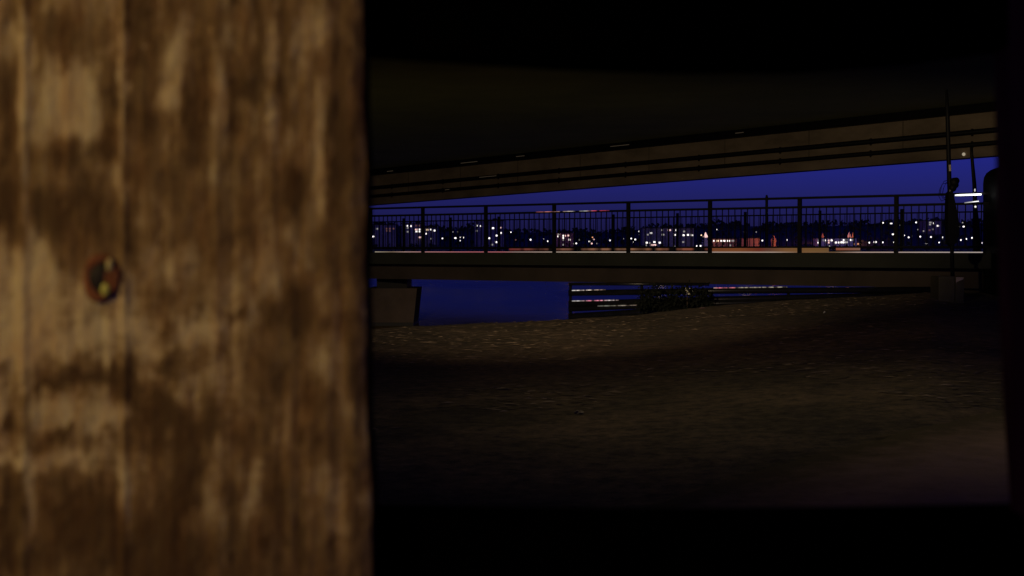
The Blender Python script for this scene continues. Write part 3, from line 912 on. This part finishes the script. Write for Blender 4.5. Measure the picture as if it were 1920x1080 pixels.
DA = 26.6
DA += 1.6
poly = [P(1842, 600, DA), P(1842, 345, DA), P(1843.5, 333, DA), P(1848, 325, DA), P(1856, 319, DA), P(1868, 314.5, DA), P(1885, 311, DA), P(1960, 306, DA), P(2150, 300, DA), P(2150, 600, DA)]
mb = MB((P(1842, 560, DA).x, DA, 0.6)); mb.extrude(poly, (0, -1.6, 0))
ab = tag(mb.build("abutment_wall", M_DARK), "black rounded abutment wall closing the right end of the bridge", "wall")
bv = ab.modifiers.new("bevel", 'BEVEL'); bv.width = 0.05; bv.segments = 3

# ------------------------------------------------------------------ low pipe barrier on the bank crest, bush, litter
DB0, DB1 = 28.4, 27.6
bar = tag(empty("pipe_barrier", P(1067, 560, DB0)), "low black barrier of thick horizontal pipes along the water's edge", "barrier")
bpy.context.view_layer.update()
M_GLOSS = mat("wet_black_pipe", (0.01, 0.01, 0.011), 0.25, 0.3, 5)
def bp_(px, py):
    t = (px - 1067) / (1750 - 1067)
    return P(px, py, DB0 + (DB1 - DB0) * t)
RAILS = [((1066, 549.5), (1340, 545.5), (1760, 543), 0.058), ((1066, 570), (1340, 561.5), (1760, 552), 0.06), ((1066, 579.5), (1340, 569), (1760, 560), 0.05), ((1066, 532.5), (1200, 532.5), (1330, 533), 0.03), ((1066, 595), (1340, 577), (1760, 566), 0.075)]
for a_, b_, c_, r in RAILS:
    mb = MB(); mb.tube([bp_(*a_), bp_(*b_), bp_(*c_)], r, 12); part(mb, "pipe", M_GLOSS, bar, True)
for px_, y0_, y1_ in ((1070, 532, 606), (1204, 532, 598), (1335, 540, 582), (1480, 540, 572), (1620, 540, 566)):
    mb = MB(); mb.tube([bp_(px_, y0_) + Vector((0, 0.09, 0)), bp_(px_, y1_) + Vector((0, 0.09, 0))], 0.03, 8); part(mb, "post", M_DARK, bar)
def bar_glint(x0, y0, x1, y1, stops, strength, dash, label):
    a_, c_ = bp_(x0, y0) - Vector((0, 0.06, 0)), bp_(x1, y1) - Vector((0, 0.06, 0))
    o = strip("lit_glint", None, None, a_, c_, 0.011, 0.008, stops, strength, dash)  # car lights glinting on the pipes, put in as glowing strips
    tag(o, label, "light streak")
    return o
WS = [(0, (.6, .6, .55)), (.2, (.9, .8, .7)), (.55, (.9, .75, .6)), (.8, (.3, .2, .15)), (1, (.05, .03, .03))]
bar_glint(1072, 545.6, 1135, 544.0, WS, 0.5, 13, "dotted white glints on the pipe barrier's upper left end")
PS = [(0, (.3, .3, .3)), (.18, (.8, .75, .7)), (.36, (1., .25, .4)), (.62, (1., .3, .42)), (.78, (.95, .8, .8)), (1, (.1, .05, .05))]
bar_glint(1072, 565.2, 1160, 563.6, PS, 0.5, 13, "dotted pink and white glints on the barrier's second pipe")
bar_glint(1120, 574.6, 1196, 573.0, [(0, (.1, .1, .1)), (.3, (.4, .42, .36)), (.7, (.55, .45, .36)), (1, (.1, .05, .04))], 0.28, 9, "faint grey glints on the barrier's third pipe")
bar_glint(1337, 540.8, 1475, 539.0, [(0, (.5, .4, .35)), (.08, (1., .2, .3)), (.28, (1., .25, .3)), (.36, (.5, .42, .3)), (.9, (.5, .45, .33)), (1, (.1, .1, .08))], 0.4, 12, "dotted red and pale glints on the barrier right of the dark bush")

# bush: stems and leaf-sized faces
pbz = P(1262, 585, 27.4)
bush = tag(empty("dark_bush", pbz), "dark tangled bush on the bank in front of the pipe barrier", "bush")
mb = MB()
for k in range(26):
    a_ = random.uniform(0, 6.28); l_ = random.uniform(0.25, 0.62)
    tip = Vector((math.cos(a_) * l_ * 1.1, math.sin(a_) * 0.3, l_ * random.uniform(0.5, 0.8)))
    mb.tube([(random.uniform(-.35, .35), 0, -0.1), tip * 0.5 + Vector((0, 0, .05)), tip], [0.012, 0.009, 0.004], 5)
mb.build("stem", M_DARK, bush)
mb = MB()
cl = [(-0.48, .30, .17), (-.34, .38, .15), (-.40, .18, .16), (-.1, .18, .15), (0.02, .33, .16), (0.10, .2, .18), (0.42, .34, .17), (0.52, .2, .18), (0.60, .33, .12), (0.30, .12, .15), (-0.58, .14, .13), (0.68, .1, .1), (.22, .42, .10), (-.2, .06, .13)]
for cx_, cz_, r_ in cl:
    for k in range(150):
        c = Vector((random.gauss(0, .5) * r_ + cx_, random.gauss(0, .25), random.gauss(0, .5) * r_ + cz_))
        a1 = Vector((random.gauss(0, 1), random.gauss(0, 1), random.gauss(0, 1))).normalized() * 0.034
        a2 = a1.cross(Vector((random.gauss(0, 1), random.gauss(0, 1), random.gauss(0, 1)))).normalized() * 0.02
        mb.add([c - a1, c - a2, c + a1, c + a2], [(0, 1, 2, 3)])
mb.build("foliage", mat("blackish_leaves", (0.010, 0.012, 0.008), 0.8, 0.5, 9, spec=0.1), bush)
# small pale plate on a stake beside the bush
pp = P(1289, 546, 27.2)
stake = tag(empty("marker_stake", (pp.x, 27.2, float(ground_z(np.array([pp.x]), np.array([27.2]))[0]))), "short stake with small pale plate sticking up in the dark bush", "marker")
bpy.context.view_layer.update()
mb = MB(); mb.tube([stake.location - Vector((0, 0, .1)), pp + Vector((0, .02, .06))], 0.014, 6); part(mb, "stake", M_BARK, stake)
mb = MB(); mb.prism(P(1289.2, 539.5, 27.17), P(1289.8, 552.5, 27.17), (0.042, 0, 0), (0, 0.006, 0)); part(mb, "plate", mat("pale_plate", (0.75, 0.72, 0.55), 0.5, 0.3, 25), stake)

M_SCRAP = mat("white_scrap", (0.75, 0.72, 0.66), 0.6, 0.2, 10)
M_GREYSCRAP = mat("grey_scrap", (0.30, 0.33, 0.35), 0.5, 0.3, 8)
def scrap(px, py, w, h, label, m=M_SCRAP, lift=0.02):
    d = 8.0
    for d in np.arange(6, 30, 0.05):
        q = P(px, py, d)
        if float(ground_z(np.array([q.x]), np.array([d]))[0]) >= q.z:
            break
    q = P(px, py, d)
    mb = MB((q.x, d, q.z))
    s = d / FPX
    for k in range(3):
        o_ = Vector((random.uniform(-.3, .3) * w * s, random.uniform(-.05, .05), lift * 0.3))
        v = [q + o_ + Vector((-w * s * .5, -.02, 0)), q + o_ + Vector((0, -.05, h * s * random.uniform(.4, 1))), q + o_ + Vector((w * s * .5, 0, h * s * .3)), q + o_ + Vector((w * s * .1, .06, .0)), q + o_ + Vector((0, 0, h * s))]
        mb.add(v, [(0, 1, 4), (1, 2, 4), (2, 3, 4), (3, 0, 4), (0, 3, 2, 1)])
    tag(mb.build("litter_scrap", m), label, "litter", "scraps of litter on the ground")
scrap(1232, 579.5, 15, 3, "white scrap at the bank edge below the dark bush")
scrap(1546, 588, 6, 4, "tiny bright white scrap alone on the ground right of centre")
scrap(1316, 579, 14, 2.5, "pinkish flat scrap at the foot of the dark bush's right side", mat("pink_scrap", (0.4, 0.26, 0.24), 0.7))
scrap(1834, 541, 26, 9, "crumpled grey sheet on the ground right of the footing block", M_GREYSCRAP)
scrap(1757, 548, 6, 5, "small pale stone-like scrap touching the footing block's left side", M_GREYSCRAP)
scrap(1086, 776, 16, 6, "dull brown scrap on the dark ground near the middle", mat("brown_scrap", (0.3, 0.25, 0.17), 0.8))
scrap(1655, 573, 16, 2.5, "thin pale scrap on the ground in front of the barrier's right end", mat("straw_scrap", (0.4, 0.34, 0.2), 0.8))

# ------------------------------------------------------------------ the hide: plank, rails and right post
FD = 0.60
TH = 0.020


def edge_px(py):
    return 677 + 17 * py / 1080 + 3 * np.sin(py / 140.0) + 2.0 * np.sin(py / 47.0 + 1)


def wood_tone(px, py):
    """Worn (1) against dark (0) wood over the face of the plank."""
    wx = px + 34 * fbm(px / 60, py / 110, 100) + 20 * fbm(px / 16, py / 40, 101) + 8 * fbm(px / 6, py / 14, 102)
    wy = py + 60 * fbm(px / 40, py / 130, 110) + 38 * fbm(px / 12, py / 80, 111)
    t = 0.45 + 0.16 * fbm(px / 34, py / 170, 120, 5) + 0.26 * fbm(px / 9, py / 60, 121, 4) + 0.75 * fbm(px / 40, py / 55, 122, 6)
    lines = 1 - np.abs(2 * vnoise(px / 10 + 1.3 * fbm(px / 40, py / 60, 150), py / 170, 151) - 1)
    lines2 = 1 - np.abs(2 * vnoise(px / 7 + 1.6 * fbm(px / 30, py / 40, 152), py / 70, 153) - 1)
    mask = np.clip(2.5 * fbm(px / 50, py / 70, 154) + 0.5, 0, 1)
    t = t + 0.30 * lines ** 7 * mask - 0.28 * lines2 ** 8 * (1 - mask)
    pits = vnoise(px / 6, py / 9, 155)
    t = t - 0.30 * np.clip((pits - 0.80) / 0.12, 0, 1) * np.clip(2.5 * fbm(px / 60, py / 60, 156) + 0.45, 0, 1)
    scuff = 1 - np.abs(2 * vnoise(px / 30 + 2 * fbm(px / 40, py / 40, 157), py / 13 + 2 * fbm(px / 50, py / 30, 158), 159) - 1)
    t = t + 0.28 * scuff ** 7 * np.clip((py - 430) / 160, 0, 1) * np.clip((960 - py) / 120, 0, 1) * np.clip((560 - px) / 200, 0, 1)
    def g(cx, cy, sx, sy, a, ang=0.0):
        dx, dy = wx - cx, wy - cy
        ca, sa = math.cos(ang), math.sin(ang)
        x_, y_ = dx * ca + dy * sa, -dx * sa + dy * ca
        q = (x_ / (sx * 1.15)) ** 2 + (y_ / (sy * 1.1)) ** 2
        return 1.2 * a * np.exp(-q ** 1.7)
    F = [  # light wear
        (45, 200, 9, 330, .30), (10, 70, 22, 40, .30), (120, 190, 62, 72, .42, 0), (172, 205, 13, 45, .25, -.2), (232, 130, 8, 190, .34), (330, 120, 14, 75, .30, .1), (345, 60, 22, 30, .2), (316, 195, 20, 24, .3),
        (405, 240, 14, 120, .32), (512, 210, 12, 110, .30), (600, 280, 13, 110, .30), (478, 300, 14, 190, .05), (585, 60, 26, 50, .15), (30, 560, 60, 95, .40), (120, 590, 95, 60, .36), (240, 560, 45, 80, .15), (160, 640, 110, 26, .38, -.12), (330, 640, 110, 18, .30, -.30),
        (130, 770, 75, 36, .34), (210, 797, 36, 16, .35), (60, 862, 95, 14, .40), (55, 915, 10, 55, .30), (235, 930, 9, 60, .32), (390, 890, 20, 60, .20), (472, 925, 10, 60, .32, .06), (590, 890, 40, 50, .18), (410, 690, 12, 70, .22), (300, 420, 70, 70, .08), (470, 520, 40, 120, .08), (20, 690, 22, 60, .25), (640, 640, 10, 120, .16), (420, 830, 14, 90, .12),
        (545, 170, 12, 40, .1), (275, 97, 7, 9, .35), (320, 520, 10, 30, .22), (70, 490, 26, 40, .2), (660, 300, 6, 200, .10), (215, 345, 24, 40, .14),
        # darker blotches and streaks, darker towards the bottom and right edge
        (15, 200, 22, 90, -.26), (10, 370, 30, 85, -.34), (140, 280, 90, 26, -.30), (205, 190, 14, 70, -.30), (140, 400, 90, 50, -.26), (120, 60, 55, 40, -.14), (270, 120, 26, 130, -.34), (290, 240, 40, 30, -.20), (375, 180, 18, 90, -.30), (350, 330, 60, 60, -.20),
        (452, 168, 26, 17, -.42), (437, 250, 7, 70, -.34), (480, 70, 9, 80, -.26), (532, 120, 10, 140, -.28), (553, 350, 18, 42, -.50), (632, 240, 18, 200, -.34), (665, 500, 18, 500, -.22), (255, 430, 9, 100, -.26), (458, 400, 10, 120, -.18), (436, 4, 9, 9, -.5),
        (445, 592, 18, 16, -.38), (500, 592, 12, 26, -.38), (310, 630, 15, 24, -.34), (555, 580, 36, 44, -.42), (590, 740, 34, 36, -.28), (560, 830, 8, 14, -.35), (40, 625, 4, 30, -.32), (85, 572, 12, 8, -.36), (82, 625, 8, 14, -.30), (200, 585, 20, 20, -.16),
        (85, 716, 14, 8, -.45), (160, 712, 60, 14, -.40, .1), (260, 745, 60, 30, -.42, .5), (330, 810, 85, 55, -.46), (312, 690, 26, 22, -.36), (115, 815, 24, 14, -.46, -.5), (350, 890, 30, 60, -.25), (20, 790, 16, 18, -.4), (500, 700, 34, 60, -.2),
        (150, 960, 75, 70, -.36), (20, 960, 22, 100, -.34), (300, 990, 60, 90, -.28), (440, 960, 16, 60, -.30), (520, 960, 26, 70, -.24), (560, 950, 10, 80, -.34), (350, 1060, 330, 60, -.26), (630, 830, 16, 60, -.25)]
    for f in F:
        t = t + g(*f)
    return np.clip(t, 0, 1)


def wood_relief(px, py):
    w = px + 5 * fbm(px / 50, py / 150, 130)
    r = 0.0
    for cx, s, a in ((45, 9, 1.1), (232, 8, 1.2), (405, 12, .8), (530, 10, -.45), (437, 8, -.4), (610, 14, .6), (20, 12, -.6), (560, 10, -.5), (478, 9, -.25), (640, 12, -.6), (110, 40, .25), (330, 30, .3)):
        r = r + a * np.exp(-((w - cx) / s) ** 2)
    r = r + 1.0 * fbm(px / 16, py / 200, 140, 4) + 2.0 * fbm(px / 26, py / 38, 141, 5)
    return r * 0.0010


def wood_sheet():
    z_mid_hi, z_mid_lo = P(0, -110, FD).z, P(0, 1190, FD).z
    zz = np.concatenate([np.linspace(-0.05, z_mid_lo - 0.01, 60), np.linspace(z_mid_lo, z_mid_hi, 420), np.linspace(z_mid_hi + 0.01, 2.55, 60)])
    ss = np.linspace(0, 1, 330)
    SS, ZZ = np.meshgrid(ss, zz)
    _, PYY = PX(np.zeros_like(ZZ), np.full_like(ZZ, FD), ZZ)
    PYc = np.clip(PYY, -700, 1800)
    xe = (edge_px(PYc) - 960) / FPX * FD
    x0 = -0.275
    XX = x0 + (xe - x0) * SS
    PXX, _ = PX(XX, np.full_like(ZZ, FD), ZZ)
    inside = (PYY > -250) & (PYY < 1350)
    tone = wood_tone(PXX, PYY)
    rel = wood_relief(PXX, PYY)
    rnd = np.clip((SS - 0.965) / 0.035, 0, 1)                   # the arris is worn round
    YY = FD - rel + 0.0025 * rnd ** 2
    return XX, YY, ZZ, tone, xe


m_wood = bpy.data.materials.new("weathered_wood")
m_wood.use_nodes = True
nt = m_wood.node_tree
b = nt.nodes["Principled BSDF"]
b.inputs["Roughness"].default_value = 0.85
b.inputs["Specular IOR Level"].default_value = 0.15
at = nt.nodes.new("ShaderNodeAttribute"); at.attribute_name = "wear"
tc = nt.nodes.new("ShaderNodeTexCoord")
mp = nt.nodes.new("ShaderNodeMapping"); mp.inputs["Scale"].default_value = (1, 1, 0.07)
nt.links.new(tc.outputs["Object"], mp.inputs[0])
n1 = nt.nodes.new("ShaderNodeTexNoise"); n1.inputs["Scale"].default_value = 420; n1.inputs["Detail"].default_value = 6; n1.inputs["Roughness"].default_value = 0.6
nt.links.new(mp.outputs[0], n1.inputs["Vector"])
mr = nt.nodes.new("ShaderNodeMath"); mr.operation = 'MULTIPLY_ADD'; mr.inputs[1].default_value = 0.42; mr.inputs[2].default_value = -0.21
nt.links.new(n1.outputs[0], mr.inputs[0])
ad = nt.nodes.new("ShaderNodeMath"); ad.operation = 'ADD'; ad.use_clamp = True
nt.links.new(mr.outputs[0], ad.inputs[0]); nt.links.new(at.outputs["Fac"], ad.inputs[1])
r1 = nt.nodes.new("ShaderNodeValToRGB")
r1.color_ramp.elements[0].position = 0.05; r1.color_ramp.elements[0].color = (0.088, 0.058, 0.030, 1)
r1.color_ramp.elements[1].position = 0.95; r1.color_ramp.elements[1].color = (0.50, 0.44, 0.29, 1)
e = r1.color_ramp.elements.new(0.45); e.color = (0.205, 0.146, 0.076, 1)
mp2 = nt.nodes.new("ShaderNodeMapping"); mp2.inputs["Scale"].default_value = (1, 1, 0.3)
n3 = nt.nodes.new("ShaderNodeTexNoise"); n3.inputs["Scale"].default_value = 90; n3.inputs["Detail"].default_value = 5; n3.inputs["Roughness"].default_value = 0.7
r3 = nt.nodes.new("ShaderNodeValToRGB")
r3.color_ramp.elements[0].position = 0.36; r3.color_ramp.elements[0].color = (0.86, 0.71, 0.58, 1)
r3.color_ramp.elements[1].position = 0.64; r3.color_ramp.elements[1].color = (1.1, 1.16, 1.1, 1)
mh = nt.nodes.new("ShaderNodeMix"); mh.data_type = 'RGBA'; mh.blend_type = 'MULTIPLY'; mh.inputs[0].default_value = 0.8
nt.links.new(tc.outputs["Object"], mp2.inputs[0]); nt.links.new(mp2.outputs[0], n3.inputs["Vector"]); nt.links.new(n3.outputs[0], r3.inputs[0])
nt.links.new(ad.outputs[0], r1.inputs[0]); nt.links.new(r1.outputs[0], mh.inputs[6]); nt.links.new(r3.outputs[0], mh.inputs[7])
nt.links.new(mh.outputs[2], b.inputs["Base Color"])
bp = nt.nodes.new("ShaderNodeBump"); bp.inputs["Strength"].default_value = 0.5; bp.inputs["Distance"].default_value = 0.0012
nt.links.new(n1.outputs[0], bp.inputs["Height"]); nt.links.new(bp.outputs[0], b.inputs["Normal"])

plank = tag(empty("wooden_plank", (-0.17, FD, 0)), "weathered brown wooden plank close up with one rusty bolt hole", "plank")
XX, YY, ZZ, tone, xe = wood_sheet()
# front face plus sides and back, all one board
ny, nx = XX.shape
board = grid_mesh("board", XX + 0.17, YY - FD, ZZ, m_wood, parent=plank)
attr = board.data.attributes.new("wear", 'FLOAT', 'POINT')
attr.data.foreach_set("value", tone.astype(np.float32).ravel())
mb = MB()
lv = [Vector((XX[i, -1] + 0.17, YY[i, -1] - FD, ZZ[i, -1])) for i in range(ny)]
bv_ = [Vector((XX[i, -1] + 0.171, TH, ZZ[i, -1])) for i in range(ny)]
mb.add(lv + bv_, [(i, ny + i, ny + i + 1, i + 1) for i in range(ny - 1)])
mb.add([(-0.105, 0, -0.05), (-0.105, TH, -0.05), (-0.105, TH, 2.55), (-0.105, 0, 2.55)], [(0, 1, 2, 3)])
mb.add([(-0.105, TH, -0.05), (0.108, TH, -0.05), (0.108, TH, 2.55), (-0.105, TH, 2.55)], [(0, 1, 2, 3)])
M_SIDE = mat("sawn_dark_side", (0.06, 0.022, 0.008), 0.9, 0.4, 60, stretch=(1, 1, .1), spec=0.0)
mb.build("sawn_edge", M_SIDE, plank)

# the bolt in its rusty hole
pbolt = P(192, 521, FD)
k_ = FD / FPX
bx, bz = pbolt.x + 0.17, pbolt.z
def ring(rx, rz, r, n=32, m=10, tilt=0.15, y=-0.0012):
    v, f = [], []
    for i in range(n):
        a = 2 * math.pi * i / n
        cx, cz = rx * math.cos(a), rz * math.sin(a)
        cx, cz = cx * math.cos(tilt) + cz * math.sin(tilt), -cx * math.sin(tilt) + cz * math.cos(tilt)
        nrm = Vector((math.cos(a) * math.cos(tilt) + math.sin(a) * math.sin(tilt), 0, -math.cos(a) * math.sin(tilt) + math.sin(a) * math.cos(tilt)))
        rr_ = r * (1 + 0.25 * math.sin(3 * a + 1))
        for j in range(m):
            b_ = 2 * math.pi * j / m
            v.append(Vector((bx + cx, y, bz + cz)) + nrm * rr_ * math.cos(b_) + Vector((0, rr_ * math.sin(b_) * 0.8, 0)))
    for i in range(n):
        for j in range(m):
            f.append((i * m + j, ((i + 1) % n) * m + j, ((i + 1) % n) * m + (j + 1) % m, i * m + (j + 1) % m))
    return v, f
M_RUST = mat("rusted_iron", (0.30, 0.105, 0.045), 0.65, second=(0.13, 0.055, 0.028), scale=160, bump=0.4)
v, f = ring(27 * k_, 37 * k_, 9 * k_)
bolt = mesh("bolt", v, f, M_RUST, plank, True)
mb = MB(); mb.ball((bx - 4 * k_, -0.0012, bz), 1.0, 20, 10, (23 * k_, 0.0016, 33 * k_)); mb.build("bolt_hole_dark", mat("painted_hole_dark", (0.006, 0.004, 0.003), 0.6), bolt, True)  # darkness of the hole, painted as a black lens
M_GLINT = mat("greenish_glint", (0.55, 0.60, 0.14), 0.4, 0.25, 300)
M_GLINT2 = mat("dull_glint", (0.45, 0.42, 0.20), 0.5, 0.25, 300)
mb = MB(); mb.ball((bx + 9 * k_, -0.0030, bz - 22 * k_), 1.0, 14, 8, (9 * k_, 0.0014, 12 * k_)); mb.build("bolt_glint", M_GLINT, bolt, True)  # yellow-green glints on the bolt, painted as coloured spots
mb = MB(); mb.ball((bx + 18 * k_, -0.0032, bz + 24 * k_), 1.0, 14, 8, (7 * k_, 0.0012, 13 * k_)); mb.build("bolt_glint", M_GLINT2, bolt, True)
mb = MB(); mb.ball((bx + 13 * k_, -0.0022, bz - 1 * k_), 1.0, 14, 8, (6 * k_, 0.0012, 15 * k_)); mb.build("rusty_thread", M_RUST, bolt, True)

# black-painted rails that close the opening above and below, just behind the plank
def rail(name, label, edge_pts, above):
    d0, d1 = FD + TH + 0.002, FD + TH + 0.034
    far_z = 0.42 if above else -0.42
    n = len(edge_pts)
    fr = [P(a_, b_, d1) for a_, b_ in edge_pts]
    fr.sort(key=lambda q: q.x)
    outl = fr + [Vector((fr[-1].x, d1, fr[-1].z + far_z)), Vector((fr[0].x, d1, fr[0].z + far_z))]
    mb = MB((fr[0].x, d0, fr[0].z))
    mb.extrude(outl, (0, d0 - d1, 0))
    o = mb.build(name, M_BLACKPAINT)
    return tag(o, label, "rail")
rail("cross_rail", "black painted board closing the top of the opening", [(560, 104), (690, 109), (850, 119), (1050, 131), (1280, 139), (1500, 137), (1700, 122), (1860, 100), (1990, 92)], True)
rail("cross_rail", "black painted board closing the bottom of the opening", [(560, 945), (690, 946), (900, 949), (1150, 953), (1300, 953), (1500, 951), (1700, 948), (1870, 945), (1990, 942)], False)
# right post
dr = FD + 0.04
post_pts = [(1862, -200), (1864, 100), (1868, 350), (1873, 560), (1884, 800), (1895, 960), (1904, 1100), (1911, 1300)]
L_ = [P(a_, b_, dr) for a_, b_ in post_pts]
L_ = [Vector((L_[0].x - .005, dr, 2.55))] + L_ + [Vector((L_[-1].x + .03, dr, -0.05))]
outl = L_ + [Vector((0.40, dr, -0.05)), Vector((0.40, dr, 2.55))]
mb = MB((0.25, dr, 0)); mb.extrude(outl, (0, -0.05, 0))
M_POST = mat("dark_stained_post", (0.17, 0.055, 0.05), 0.95, 0.5, 40, stretch=(1, 1, .15), spec=0.0)
rpost = mb.build("wooden_post", M_POST)
tag(rpost, "nearly black slanting wooden post at the right edge of the view", "post")
